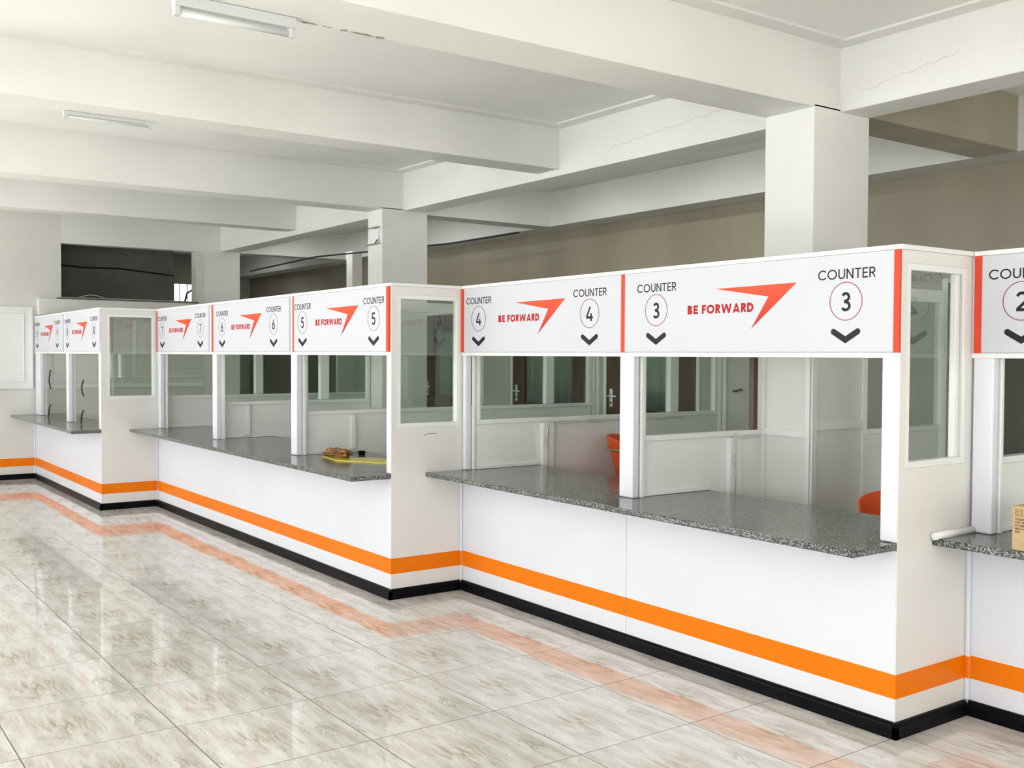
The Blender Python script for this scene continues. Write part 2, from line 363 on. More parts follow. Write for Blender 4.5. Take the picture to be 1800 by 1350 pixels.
# ------------------------------------------------------------------ counters
ZT, ZB, ZL = 2.068, 1.62, .82
def wall_with_hole(mb, X0, X1, y0, y1, z0, z1, hy0, hy1, hz0, hz1):
    mb.box(X0, X1, y0, hy0, z0, z1).box(X0, X1, hy1, y1, z0, z1).box(X0, X1, hy0, hy1, z0, hz0).box(X0, X1, hy0, hy1, hz1, z1)
def skirting(mb, x0, x1, y, z=.068):       # along X facing -Y: rounded top
    prof = [(0, 0), (-.02, 0), (-.02, .05), (-.017, .058), (-.010, .0665), (0, z)]
    bm = mb.bm
    a = [bm.verts.new((x0, y+p, q_)) for p, q_ in prof]; b_ = [bm.verts.new((x1, y+p, q_)) for p, q_ in prof]
    for i in range(len(prof)-1): bm.faces.new((a[i], a[i+1], b_[i+1], b_[i]))
    bm.faces.new(a); bm.faces.new(b_)
def skirting_y(mb, y0, y1, x, z=.068):     # along Y facing +X
    prof = [(0, 0), (.02, 0), (.02, .05), (.017, .058), (.010, .0665), (0, z)]
    bm = mb.bm
    a = [bm.verts.new((x+p, y0, q_)) for p, q_ in prof]; b_ = [bm.verts.new((x+p, y1, q_)) for p, q_ in prof]
    for i in range(len(prof)-1): bm.faces.new((a[i], a[i+1], b_[i+1], b_[i]))
    bm.faces.new(a); bm.faces.new(b_)
def booth(x0, x1, Y, y1, posts, seams, label, hole=None, corner=True):
    """front wall x0..x1 at Y, return wall on the right end going back to y1"""
    t = empty('counter_booth', ((x0+x1)/2, Y, 0), label, 'counter')
    # lower panels, one per counter
    xs = [x0]+seams+[x1]
    for a, b_ in zip(xs[:-1], xs[1:]):
        if b_ == x1: b_ = x1-.003
        f = box(a+.0015, b_-.0015, Y, Y+.035, 0, ZL-.031, .0015, 1).box(a+.004, b_-.004, Y-.0012, Y, .365, .369)
        f.build('front_panel', 'white', t)
        if b_ > x1-.06: b_ = x1+.003
        f = box(a+.0015, b_-.0015, Y-.0016, Y, .165, .2675); f.build('orange_stripe', 'orange', t, 'bright orange painted band')
    if corner:
        f = box(x0, x0+.022, Y-.018, Y, .068, ZL-.031, .008, 3); f.build('corner_bead', 'white', t)
        f = box(x0, x0+.0225, Y-.0192, Y-.006, .165, .2675, .006, 3); f.build('orange_stripe', 'orange', t, 'orange band on the corner bead')
    rt_ = .055
    # posts above the worktop
    for a, b_ in posts:
        if b_ > x1-.01: b_ = x1-.0045
        f = box(a, b_, Y, Y+(.034 if b_ > x1-.01 else .048), ZL+.001, ZB-.02, .008, 3); f.build('post', 'white', t)
        if b_ < x1-.01: box(b_-.012, b_+.008, Y+.056, Y+.08, ZL+.001, ZB-.025, .003).build('window_channel', 'trim', t)
    # head: rail below fascia, fascia backing and capping
    box(x0+.001, x1-.0045, Y-.004, Y+.034, ZB-.024, ZB, .004).build('head_rail', 'trim', t)
    box(x0+.001, x1-.0045, Y+.002, Y+.034, ZB, ZT-.0215).build('fascia', 'white', t)
    box(x0+.014, x1-rt_-.013, Y-.012, Y+.08, ZT-.021, ZT, .003).build('capping', 'trim', t)
    # return wall
    rt = .055; X = x1
    hy0, hy1, hz0, hz1 = hole
    f = MB(); wall_with_hole(f, X-rt, X, Y+.0355, y1+.04, 0, ZT-.021, hy0-.03, hy1+.03, hz0-.03, hz1+.03)
    f.box(X-.004, X, Y+.0005, Y+.0355, 0, ZT-.021)
    rw = f.build('return_wall', 'cream', t)
    fr = MB()
    fr.box(X-rt+.004, X-.001, hy0-.03, hy0, hz0-.03, hz1+.03, .003).box(X-rt+.004, X-.001, hy1, hy1+.03, hz0-.03, hz1+.03, .003)
    fr.box(X-rt+.004, X-.001, hy0, hy1, hz0-.03, hz0, .003).box(X-rt+.004, X-.001, hy0, hy1, hz1, hz1+.03, .003)
    # outer chamfered moulding
    mo = MB()
    for yy0, yy1, zz0, zz1 in ((hy0-.045, hy0-.03, hz0-.045, hz1+.045), (hy1+.03, hy1+.045, hz0-.045, hz1+.045), (hy0-.03, hy1+.03, hz0-.045, hz0-.03), (hy0-.03, hy1+.03, hz1+.03, hz1+.045)):
        mo.box(X-.002, X+.006, yy0, yy1, zz0, zz1, .003)
    fr.build('window_frame', 'trim', rw); mo.bm.free()
    box(X-.032, X-.028, hy0-.002, hy1+.002, hz0-.002, hz1+.002).build('window_pane', 'glass', rw)
    box(X-rt-.0125, X+.012, Y-.012, y1+.06, ZT-.0205, ZT, .003).build('capping', 'trim', t)
    box(X, X+.0016, Y-.001, y1, .165, .2675).build('orange_stripe', 'orange', t, 'orange painted band round the end')
    f = MB(); skirting(f, x0+.02, x1+.02, Y); f.build('skirting', 'black', t, 'glossy black skirting')
    f = MB(); skirting_y(f, Y-.02, y1-.02, X); f.build('skirting', 'black', t, 'glossy black skirting')
    return t
b9 = booth(XL, -10.948, 2.688, 3.253, [(-14.2, -13.93), (-12.50, -12.385), (-11.05, -10.948)], [-12.615],
      'white counter unit of counters 8 and 9, farthest along the hall', (2.775, 3.205, 1.165, 1.975))
b9.children  # noqa
b7 = booth(-10.948, -5.899, 3.253, 3.798, [(-10.935, -10.85), (-9.275, -9.17), (-7.507, -7.40), (-5.967, -5.899)], [-8.40],
      'long white counter unit of counters 5, 6 and 7', (3.325, 3.757, 1.15, 1.965))
b4 = booth(-5.899, -2.540, 3.798, 4.330, [(-5.889, -5.852), (-4.287, -4.176), (-2.627, -2.540)], [-4.222],
      'white counter unit of counters 3 and 4 in the foreground', (3.87, 4.265, 1.16, 1.965))
b2 = booth(-2.540, -.88, 4.330, 4.87, [(-2.530, -2.436), (-.97, -.88)], [],
      'white counter unit of counter 2 at the right edge', (4.42, 4.80, 1.16, 1.965))
# thin extra pane strip inside the near return window
box(-2.575, -2.545, 4.212, 4.24, 1.16, 1.965, .003).build('window_stile', 'trim', b4)
# scratch mark on the middle return wall
MB().tube([(-5.8985, 3.50, 1.065), (-5.8985, 3.54, 1.078), (-5.8985, 3.60, 1.076)], .0022, 5).build('scratch', 'pencil', b7, 'short dark scratch')

# granite worktops
def top(pts, label):
    o = MB().prism(pts, ZL-.031, ZL, .009, 3).build('granite_worktop', 'granite', None)
    tag(o, label, 'worktop', 'granite worktops of the counters'); return o
e = .0015
top([(XL+e, 2.40), (-10.955, 2.40), (-10.955, 2.685), (-11.008, 2.69), (-11.008, 3.28), (XL+e, 3.28)], 'speckled grey granite worktop of counters 8 and 9, the farthest')
top([(-10.944, 2.965), (-5.905, 2.965), (-5.905, 3.250), (-5.96, 3.256), (-5.96, 3.86), (-10.944, 3.86)], 'longest speckled grey granite worktop, under counters 5 to 7, holding a yellow sheet')
top([(-5.895, 3.510), (-2.545, 3.510), (-2.545, 3.795), (-2.60, 3.80), (-2.60, 4.42), (-5.895, 4.42)], 'empty speckled grey granite worktop of counters 3 and 4')
top([(-2.536, 4.045), (-.885, 4.045), (-.885, 4.327), (-.94, 4.333), (-.94, 4.95), (-2.536, 4.95)], 'speckled grey granite worktop of counter 2 carrying the cardboard box')
# white sealant roll on the end of the last worktop
o_ = MB().tube([(-2.520, 4.03, ZL+.012), (-2.520, 4.328, ZL+.012)], .017, 10).build('sealant_bead', 'trim', b4, smooth=True)

# ------------------------------------------------------------------ lettering (monoline strokes)
def arc(cx, cy, rx, ry, a0, a1, n=14):
    return [(cx+rx*math.cos(math.radians(a0+(a1-a0)*i/n)), cy+ry*math.sin(math.radians(a0+(a1-a0)*i/n))) for i in range(n+1)]
def glyph(ch, w_):
    h = w_/2; T = 1-h; Bm = h; mid = .5
    G = {
     'C': (.86, [arc(.5, .5, .5-h, .5-h, 42, 318, 24)]),
     'O': (1.0, [(arc(.5, .5, .5-h, .5-h, 0, 360, 30)[:-1], True)]),
     'U': (.70, [[(h, 1), (h, .36)]+arc(.35, .36, .35-h, .36-h, 180, 360, 14)+[(.70-h, 1)]]),
     'N': (.72, [[(h, 0), (h, 1)], [(h*1.1, .985), (.72-h*1.1, .015)], [(.72-h, 0), (.72-h, 1)]]),
     'T': (.62, [[(0, T), (.62, T)], [(.31, 0), (.31, 1)]]),
     'E': (.54, [[(h, 0), (h, 1)], [(h, T), (.54, T)], [(h, mid), (.50, mid)], [(h, Bm), (.54, Bm)]]),
     'F': (.52, [[(h, 0), (h, 1)], [(h, T), (.52, T)], [(h, mid), (.48, mid)]]),
     'R': (.62, [[(h, 0), (h, 1)], [(h, T), (.33, T)]+arc(.33, .70, .27-h, .30-h, 90, -90, 10)+[(h, .40+h)], [(.30, .46), (.62-h*.5, -.04)]]),
     'B': (.62, [[(h, 0), (h, 1)], [(h, T), (.32, T)]+arc(.32, .745, .25-h, .255-h, 90, -90, 10)+[(h, .49+h)], [(h, .51), (.34, .51)]+arc(.34, .265, .28-h, .265-h, 90, -90, 10)+[(h, Bm)]]),
     'D': (.76, [[(h, 0), (h, 1)], [(h, T), (.28, T)]+arc(.28, .5, .48-h, .5-h, 90, -90, 16)+[(h, Bm)]]),
     'W': (1.30, [[(h, 1.06), (.36, -.06)], [(.34, -.06), (.66, 1.06)], [(.64, 1.06), (.96, -.06)], [(.94, -.06), (1.30-h, 1.06)]]),
     'A': (.90, [[(h, -.06), (.47, 1.06)], [(.43, 1.06), (.90-h, -.06)], [(.22, .25), (.68, .25)]]),
     '2': (.60, [arc(.30, .70, .30-h, .30-h, 165, -15, 12)+[(.5, .50), (.06, Bm+.01)], [(.03, Bm), (.60, Bm)]]),
     '3': (.60, [arc(.29, .735, .265-h, .265-h, 155, -90, 14)[:-1]+[(.28, .50)], [(.20, .53), (.29, .53)]+arc(.29, .28, .30-h, .28-h, 90, -150, 16)]),
     '4': (.66, [[(.40, .98), (.05, .27)], [(.03, .25), (.66, .25)], [(.50, .52), (.50, 0)]]),
     '5': (.60, [[(.54, T), (.15, T), (.10, .56)]+arc(.29, .33, .30-h, .33-h, 125, -150, 18)]),
     '6': (.62, [(arc(.31, .31, .31-h, .31-h, 0, 360, 24)[:-1], True), [(.42, .98), (.14, .52), (.065, .36)]]),
     '7': (.58, [[(0, T), (.53, T), (.19, 0)]]),
     '8': (.60, [(arc(.30, .745, .245-h, .255-h, 0, 360, 20)[:-1], True), (arc(.30, .275, .30-h, .275-h, 0, 360, 22)[:-1], True)]),
     '9': (.62, [(arc(.31, .69, .31-h, .31-h, 0, 360, 24)[:-1], True), [(.20, .02), (.48, .48), (.555, .64)]]),
     'P': (.60, [[(h, 0), (h, 1)], [(h, T), (.33, T)]+arc(.33, .69, .27-h, .31-h, 90, -90, 10)+[(h, .38+h)]]),
     'S': (.58, [arc(.29, .74, .26-h, .26-h, 30, 270, 12)+arc(.29, .27, .28-h, .27-h, 90, -150, 12)]),
     'L': (.50, [[(h, 0), (h, 1)], [(h, Bm), (.5, Bm)]]),
     'M': (.86, [[(h, 0), (h, 1)], [(h, .98), (.43, .25), (.86-h, .98)], [(.86-h, 0), (.86-h, 1)]]),
     'I': (.14, [[(.07, 0), (.07, 1)]]), '1': (.32, [[(.02, .8), (.24, .96)], [(.25, 0), (.25, 1)]]),
     'G': (.9, [arc(.5, .5, .5-h, .5-h, 42, 345, 24)+[(.55, .45)]]),
     '/': (.4, [[(.02, 0), (.38, 1)]]), '.': (.16, [[(.08, 0), (.08, .14)]]), ':': (.16, [[(.08, 0), (.08, .14)], [(.08, .5), (.08, .64)]]), ' ': (.34, []),
    }
    return G[ch]
def text(mb, s, x0, x1, z0, hgt, w_, y0, y1, gap=.13):
    tot = sum(glyph(c, w_)[0] for c in s)+gap*(len(s)-1)
    kx = (x1-x0)/tot if x1 is not None else hgt
    x = 0; kk = 0
    for c in s:
        wd, st_ = glyph(c, w_)
        for q_ in st_:
            cl = isinstance(q_, tuple) and q_[-1] is True
            pts = q_[0] if cl else q_
            kk += 1; mb.ribbon([(x0+(x+px)*kx, z0+pz*hgt) for px, pz in pts], w_*hgt, y0+.00004*(kk % 5), y1, cl, (z0, z0+hgt))
        x += wd+gap
    return mb
def sign(num, bx0, bx1, Y, Lc, Rc, strips, ring, where):
    t = empty('counter_sign', ((bx0+bx1)/2, Y, ZB), 'white fascia sign for counter %s, %s' % (num, where), 'sign', None)
    yf = Y-.010
    box(bx0, bx1, yf, Y+.001, ZB+.002, 2.046, .001, 1).build('board', 'board', t)
    for a, b_ in strips: box(a, b_, yf-.0015, Y, ZB-.001, 2.046).build('edge_strip', 'red', t, 'red vertical strip')
    ya, yb = yf-.0012, yf
    for c in (Lc, Rc):
        text(MB(), 'COUNTER', c-.148, c+.148, 1.939, .044, .138, ya, yb).build('counter_lettering', 'ink', t)
        MB().ribbon(arc(c, 1.842, .0825, .0825, 0, 360, 56)[:-1], .0036, ya, yb, True).build('number_ring', ring, t)
        wd = glyph(num, .14)[0]*.088
        text(MB(), num, c-wd/2, c+wd/2, 1.798, .084, .15, ya, yb).build('numeral', 'ink', t)
        f = MB().ribbon([(c-.062, 1.710), (c, 1.674), (c+.062, 1.710)], .027, ya, yb)
        for sx_ in (-1, 1):
            f.plate([(c+sx_*.062+.0135*math.cos(a*math.pi/8), 1.710+.0135*math.sin(a*math.pi/8)) for a in range(16)], ya+.0003, yb)
        f.build('down_chevron', 'ink', t)
    tip = Lc+.920
    MB().plate([(tip-.503, 1.933), (tip, 1.938), (tip-.267, 1.732), (tip-.163, 1.881)], ya, yb).build('arrow_logo', 'logo', t)
    text(MB(), 'BE', tip-.690, tip-.617, 1.812, .045, .25, ya, yb, .09).build('wordmark', 'wred', t)
    text(MB(), 'FORWARD', tip-.590, tip-.253, 1.812, .045, .25, ya, yb, .09).build('wordmark', 'wred', t)
    return t
sign('9', -14.10, -12.60, 2.688, -14.02, -12.89, [], 'inkring', 'last sign at the far left end')
sign('8', -12.50, -10.962, 2.688, -12.375, -11.178, [], 'inkring', 'beside the far corner with the glass return')
sign('7', -10.90, -9.345, 3.253, -10.738, -9.568, [(-10.935, -10.916)], 'inkring', 'first sign right of the far glass return')
sign('6', -9.215, -7.515, 3.253, -8.987, -7.82, [(-9.262, -9.215)], 'inkring', 'between signs 7 and 5')
sign('5', -7.422, -5.950, 3.253, -7.263, -6.124, [(-7.448, -7.422), (-5.949, -5.914)], 'inkring', 'left of the middle glass return')
sign('4', -5.858, -4.268, 3.798, -5.681, -4.538, [(-5.893, -5.858)], 'redring', 'right of the middle glass return')
sign('3', -4.238, -2.568, 3.798, -3.990, -2.804, [(-4.267, -4.238), (-2.567, -2.539)], 'redring', 'largest in view')
sign('2', -2.490, -.90, 4.330, -2.310, -1.13, [(-2.524, -2.490)], 'redring', 'cut off by the right edge of the photo')

# ------------------------------------------------------------------ teller glass at 8 and 9
def teller(x0, x1, arcs, label):
    t = empty('teller_screen', ((x0+x1)/2, 2.735, ZL), label, 'screen')
    box(x0, x1, 2.733, 2.739, ZL+.002, ZB-.026).build('glass_pane', 'cglass', t)
    for cx, z0, z1, sag in arcs:
        n = 12
        MB().tube([(cx-sag*math.sin(math.pi*i/n), 2.731, z0+(z1-z0)*i/n) for i in range(n+1)], .007, 6).build('speech_slot', 'cable', t)
teller(-13.93, -12.502, [(-13.52, 1.17, 1.39, .09)], 'teller glass of counter 9 with one curved speech slot') if False else None
def half(x, z0, z1, s_):
    n = 10; return [(x-s_*math.cos(math.pi/2*i/n), 2.731, z0+(z1-z0)*math.sin(math.pi/2*i/n)) for i in range(n+1)]
for x0, x1, cx, za, zb_, zc, lab in ((-13.93, -12.502, -13.53, 1.165, 1.39, .97, 'teller glass at counter 9, the farther pane with curved slots'),
                                   (-12.385, -11.052, -11.87, 1.13, 1.305, .975, 'teller glass at counter 8, the nearer pane with curved slots')):
    t = empty('teller_screen', ((x0+x1)/2, 2.735, ZL), lab, 'screen')
    box(x0, x1, 2.733, 2.739, ZL+.002, ZB-.026).build('glass_pane', 'cglass', t)
    n = 12
    MB().tube([(cx-.09*math.sin(math.pi*i/n), 2.731, za+(zb_-za)*i/n) for i in range(n+1)], .007, 6).build('speech_slot', 'cable', t, 'dark curved slot edge')
    MB().tube(half(cx, .825, zc, .12), .007, 6).build('pass_slot', 'cable', t, 'dark curved edge of the pass-through')

# ------------------------------------------------------------------ cubicle partitions behind the counters
def partition(X, y0, y1, ledge, ducts, label, mull=(), top_z=ZT-.03, glass_end=None):
    t = empty('cubicle_partition', (X-.02, (y0+y1)/2, 0), label, 'partition')
    a, b_ = X-.04, X
    f = MB()
    if ledge > y0: f.box(a, b_, y0, ledge+.006, ZL+.002, 1.125).box(a, b_, ledge+.006, y1, 0, 1.125)
    else: f.box(a, b_, y0, y1, 0, 1.125)
    f.build('lower_panel', 'trim', t)
    box(a-.008, b_+.010, y0, y1, 1.125, 1.157, .005).build('sill_rail', 'trim', t)
    if ledge > y0: box(b_, b_+.013, y0, ledge, ZL+.001, ZL+.026, .003).build('bottom_bead', 'trim', t)
    box(a, b_, y0, y1, 1.955, top_z, .004).build('top_rail', 'trim', t)
    box(a-.003, b_+.004, y0, y0+.035, 1.157, 1.955, .004).build('stile', 'trim', t)
    box(a-.003, b_+.004, y1-.04, y1, 1.157, 1.955, .004).build('stile', 'trim', t)
    ms = list(mull)
    for y in ms: box(a-.006, b_+.012, y, y+.10, 1.157, 1.955, .012, 3).build('mullion', 'trim', t)
    yy = [y0+.035]+[v_ for y in ms for v_ in (y, y+.10)]+[y1-.04]
    for i in range(0, len(yy), 2): box(X-.022, X-.018, yy[i], yy[i+1], 1.157, 1.955).build('window_pane', 'pglass', t)
    for (dy0, dy1) in ducts:
        z0_ = ZL+.001 if dy0 < ledge else .3
        dd = box(b_+.001, b_+.036, dy0, dy1, z0_+.025, 1.12, .004).build('cable_duct', 'trim', t)
    return t
p3 = partition(-4.205, 3.885, 4.878, 4.42, [], 'cubicle partition between counters 3 and 4, ending at the nearest column')
p4 = partition(-5.852, 3.885, 6.25, 4.42, [], 'cubicle partition between counters 4 and 5', (5.70,))
p5 = partition(-7.452, 3.34, 6.25, 3.86, [(3.73, 3.77)], 'cubicle partition between counters 5 and 6', (5.70,))
p6 = partition(-9.272, 3.34, 4.875, 3.86, [(3.56, 3.60)], 'cubicle partition between counters 6 and 7, meeting the middle column', (4.32,))
p7 = partition(-10.952, 3.34, 6.25, 3.86, [], 'cubicle partition between counters 7 and 8', (4.32,))
p2 = partition(-2.46, 4.425, 5.6, 4.95, [], 'cubicle partition left of counter 2, just behind the cardboard box')
pr = partition(-3.86, 5.402, 6.25, 0, [], 'cubicle partition running back from the nearest column')
# dark stile by the near column
box(-4.24, -4.203, 4.80, 4.838, 1.157, 1.955, .003).build('brown_stile', 'brown', p3, 'dark brown door stile')
# cable ducts and cables behind counters 3 and 4
for par, X, y, fl in ((p4, -5.852, 4.43, 0), (p3, -4.205, 4.56, 0)):
    dd = box(X+.001, X+.040, y, y+.045, .30, 1.12, .003).build('cable_duct', 'trim', par)
    box(X+.001, X+.040, y+.052, y+.10, .30, 1.118, .003).build('cable_duct', 'trim', par)
    random.seed(5)
    MB().tube([(X+.047, y+.025+.006*math.sin(i*1.3), 1.15-.045*i) for i in range(16)], .005, 6, ).build('cable', 'wcable', par)
    MB().tube([(X+.052, y+.034+.008*math.cos(i*.9), 1.15-.045*i) for i in range(16)], .0035, 6).build('cable', 'wcable', par)
f = MB().tube([(-5.836, 4.45+.1*i, 1.118+.006*math.sin(i*2.1)) for i in range(15)], .006, 6).build('cable', 'wcable', p4)
for yy in (4.62, 4.85, 5.25): box(-5.852, -5.828, yy, yy+.014, 1.104, 1.136, .002).build('cable_clip', 'steel', p4)
MB().tube([(-4.188, 4.60+.04*i, 1.118+.004*math.sin(i*2.1)) for i in range(7)], .006, 6).build('cable', 'wcable', p3)

# near column: framed cladding panels on its lower half
def clad_front(x0, x1, Y):
    f = MB().box(x0, x0+.03, Y-.012, Y, 0, 2.1, .002).box(x1-.03, x1, Y-.012, Y, 0, 2.1, .002)
    for z in (.0, 1.125, 2.05): f.box(x0+.03, x1-.03, Y-.012, Y, z, z+.045, .002)
    return f
def clad_side(y0, y1, X):
    f = MB().box(X, X+.012, y0, y0+.045, 0, 2.1, .002).box(X, X+.012, y1-.045, y1, 0, 2.1, .002)
    for z in (.0, 1.17, 2.05): f.box(X, X+.012, y0+.045, y1-.045, z, z+.05, .002)
    return f
struct(clad_front(-4.205, -3.845, 4.879).build('trim_18', 'trim'), 'white framed cladding on the front of the nearest column')
struct(clad_side(4.88, 5.40, -3.844).build('trim_19', 'trim'), 'framed cladding on the side of the nearest column')

# ------------------------------------------------------------------ rear office screen with doors
YR = 6.30
def screen(x0, x1, doors, label):
    t = empty('office_screen', ((x0+x1)/2, YR+.03, 0), label, 'partition')
    xs = [x0]+[v_ for d in doors for v_ in d]+[x1]
    f = MB(); pn = MB()
    for i in range(0, len(xs), 2):
        a, b_ = xs[i], xs[i+1]
        if b_-a < .02: continue
        pn.box(a, b_, YR+.015, YR+.035, 0, 2.12)
        f.box(a, a+.04, YR, YR+.05, 0, 2.12, .003)
        if b_-a > .1: f.box(b_-.04, b_, YR, YR+.05, 0, 2.12, .003)
    for a, b_ in doors: f.box(a, b_, YR, YR+.05, 2.07, 2.12)
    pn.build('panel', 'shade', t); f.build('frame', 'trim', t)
    return t
def handle(x, z, Y, parent, side=1, mt='chrome'):
    h_ = box(x-.021, x+.021, Y-.008, Y, z-.085, z+.085, .003).build('handle_plate', mt, parent)
    MB().tube([(x, Y-.008, z+.02), (x, Y-.045, z+.02), (x+side*.015, Y-.052, z+.02), (x+side*.12, Y-.05, z+.018)], .009, 8).build('lever', mt, h_, smooth=True)
    MB().tube([(x, Y-.008, z-.045), (x, Y-.013, z-.045)], .011, 10).build('keyhole', 'cable', h_)
def glazed_door(x0, x1, label):
    t = empty('timber_door', ((x0+x1)/2, YR+.02, 0), label, 'door')
    ss = .20
    f = box(x0, x0+ss, YR-.005, YR+.04, 0, 2.06, .004).box(x1-.19, x1, YR-.005, YR+.04, 0, 2.06, .004)
    f.box(x0+ss, x1-.19, YR-.005, YR+.04, 1.90, 2.06, .004).box(x0+ss, x1-.19, YR-.005, YR+.04, 0, 1.12, .004)
    f.build('door_frame', 'brown', t)
    box(x0+ss, x1-.19, YR+.012, YR+.017, 1.12, 1.90).build('door_pane', 'glass', t)
    # gathered curtain behind the glass
    cm = MB(); bm = cm.bm; n = 46; xa, xb = x0+ss-.02, x1-.24
    lo = [bm.verts.new((xa+(xb-xa)*i/n, YR+.09+.022*math.sin(i*1.35)+.008*math.sin(i*3.1), 1.05)) for i in range(n+1)]
    hi = [bm.verts.new((v_.co.x, v_.co.y, 2.0)) for v_ in lo]
    for i in range(n): bm.faces.new((lo[i], lo[i+1], hi[i+1], hi[i]))
    cu = cm.build('curtain', 'curtain', t, smooth=True)
    so = cu.modifiers.new('thick', 'SOLIDIFY'); so.thickness = .003
    handle(x0+.075, 1.21, YR-.005, t)
    return t
screen(-9.40, -7.46, [(-8.80, -7.60)], 'framed office screen around the door behind counter 6, third from the left')
screen(-7.45, -5.86, [(-7.30, -6.15)], 'framed office screen around the glazed door behind counter 5')
screen(-5.85, -3.87, [(-5.78, -4.95)], 'framed office screen around the plain white door behind counter 4')
screen(-13.0, -9.41, [(-10.6, -9.45)], 'longest framed office screen, at the far left behind counters 7 and 8')
screen(-3.86, -.8, [], 'framed office screen without a door, behind the nearest column')
glazed_door(-8.795, -7.605, 'dark brown glazed timber door with net curtain, behind counter 6')
glazed_door(-7.295, -6.155, 'dark brown glazed timber door with net curtain, behind counter 5')
glazed_door(-10.595, -9.455, 'dark brown glazed timber door farthest left, behind counter 7')
t = empty('flush_door', (-5.36, YR+.02, 0), 'plain white flush door with a lever handle behind counter 4', 'door')
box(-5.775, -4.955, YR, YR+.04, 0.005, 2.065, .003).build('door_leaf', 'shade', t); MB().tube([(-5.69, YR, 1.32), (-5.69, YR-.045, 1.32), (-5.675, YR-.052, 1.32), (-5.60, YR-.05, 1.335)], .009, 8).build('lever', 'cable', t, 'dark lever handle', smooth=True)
# dark timber board added to darken the glass left of counter 2
o_ = box(-3.3, -2.53, 5.38, 5.42, 0, 2.02, .003).build('timber_door', 'umber'); tag(o_, 'added dark brown door leaf darkening counter 2 window', 'door')
o_ = box(-2.56, -2.52, 4.97, 5.045, 0, 2.02, .003); o_ = o_.build('door_stile', 'brown'); bpy.data.objects.remove(o_)

# ------------------------------------------------------------------ chairs
def chair(loc, rz, label, arms=True):
    t = empty('plastic_chair', (0, 0, 0), label, 'chair', 'orange plastic chairs behind the counters')
    # curved backrest shell: faces -Y (local), arc in plan
    cm = MB(); bm = cm.bm; nu, nv = 16, 8; R = .23; vs = []
    for j in range(nv+1):
        v_ = j/nv; row = []
        for i in range(nu+1):
            a = math.radians(-78+156*i/nu); k = 1-.22*(1-v_)
            drop = .05*(abs(a)/1.36)**3*v_
            row.append(bm.verts.new((R*k*math.sin(a)*1.02, R*k*math.cos(a)*.8-.05+.05*v_, .55+.33*v_-drop)))
        vs.append(row)
    for j in range(nv):
        for i in range(nu): bm.faces.new((vs[j][i], vs[j][i+1], vs[j+1][i+1], vs[j+1][i]))
    o = cm.build('backrest', 'plast', t, smooth=True)
    s_ = o.modifiers.new('thick', 'SOLIDIFY'); s_.thickness = .016; s_.offset = 0
    bv = o.modifiers.new('b', 'BEVEL'); bv.width = .006; bv.segments = 2
    cm = MB(); bm = cm.bm; vs = []
    for j in range(9):
        row = []
        for i in range(13):
            x = -.21+.42*i/12; y = -.24+.42*j/8
            row.append(bm.verts.new((x*(1-.10*(j/8)), y, .455+.05*(abs(x)/.21)**3+.03*max(0, (j-6)/2)**2-.03*max(0, (1.5-j)/1.5)**2)))
        vs.append(row)
    for j in range(8):
        for i in range(12): bm.faces.new((vs[j][i], vs[j][i+1], vs[j+1][i+1], vs[j+1][i]))
    o = cm.build('seat', 'plast', t, smooth=True); s_ = o.modifiers.new('thick', 'SOLIDIFY'); s_.thickness = .02
    # brass band round the back ending in arms
    pts = [(-.245, -.24, .795), (-.25, -.06, .80)]+[(.25*math.sin(math.radians(a)), .205*math.cos(math.radians(a))-.02, .80) for a in range(-80, 81, 10)]+[(.25, -.06, .80), (.245, -.24, .795)]
    if arms: MB().tube(pts, .010, 8).build('arm_rail', 'brass', t, 'brass armrest rail', smooth=True)
    for sx_ in (-1, 1):
        if arms: MB().tube([(sx_*.245, -.24, .795), (sx_*.225, -.235, .44)], .010, 8).build('arm_support', 'brass', t)
        for sy in (-1, 1):
            MB().tube([(sx_*.17, sy*.15, .44), (sx_*.215, sy*.225, .008)], [.013, .010], 8).build('leg', 'chrome', t, smooth=True)
    MB().box(-.17, .17, -.16, -.14, .425, .443, .004).box(-.17, .17, .14, .16, .425, .443, .004).build('seat_frame', 'chrome', t)
    t.location = loc; t.rotation_euler = (0, 0, rz)
    return t
c1_ = chair((-5.52, 5.06, -.003), math.radians(132), 'orange plastic tub chair with brass arm rail behind counter 4')
c1_.scale = (1.17, 1.17, 1.17)
chair((-3.24, 4.86, -.012), math.radians(20), 'armless orange plastic chair partly seen low behind counter 3, near the right post', False)

# ------------------------------------------------------------------ things on the worktops
# yellow sheet, crumpled wrapper, small black cap on the long worktop
f = MB(); 
f.prism([(-7.17, 3.34), (-6.66, 3.30), (-6.30, 3.66), (-6.86, 3.80)], ZL+.001, ZL+.006)
f.prism([(-7.14, 3.37), (-6.70, 3.32), (-6.36, 3.66), (-6.84, 3.79)], ZL+.0062, ZL+.010)
f = None
f = MB().prism([(-7.19, 3.365), (-6.855, 3.315), (-6.30, 3.615), (-6.30, 3.80), (-6.62, 3.82)], ZL+.001, ZL+.006, .0008, 1)
o_ = f.build('plastic_folder', 'yellow'); tag(o_, 'flat glossy yellow plastic folder lying on the counter 5 worktop', 'folder')
MB().prism([(-7.165, 3.37), (-6.86, 3.325), (-6.33, 3.612), (-6.33, 3.79), (-6.63, 3.81)], ZL+.0062, ZL+.009, .0005, 1).build('cover_sheet', 'yellow', o_)
random.seed(11)
bm = bmesh.new(); bmesh.ops.create_icosphere(bm, subdivisions=4, radius=1)
from mathutils import noise as mn
for v_ in bm.verts:
    p = v_.co.copy(); d = 1+.55*mn.noise(p*2.1+Vector((3, 1, 5)))+.32*abs(mn.noise(p*5.3))
    v_.co = Vector((p.x*.128*d, p.y*.055*d, max(0, .030+p.z*.034*d)))
mb = MB(); mb.bm.free(); mb.bm = bm
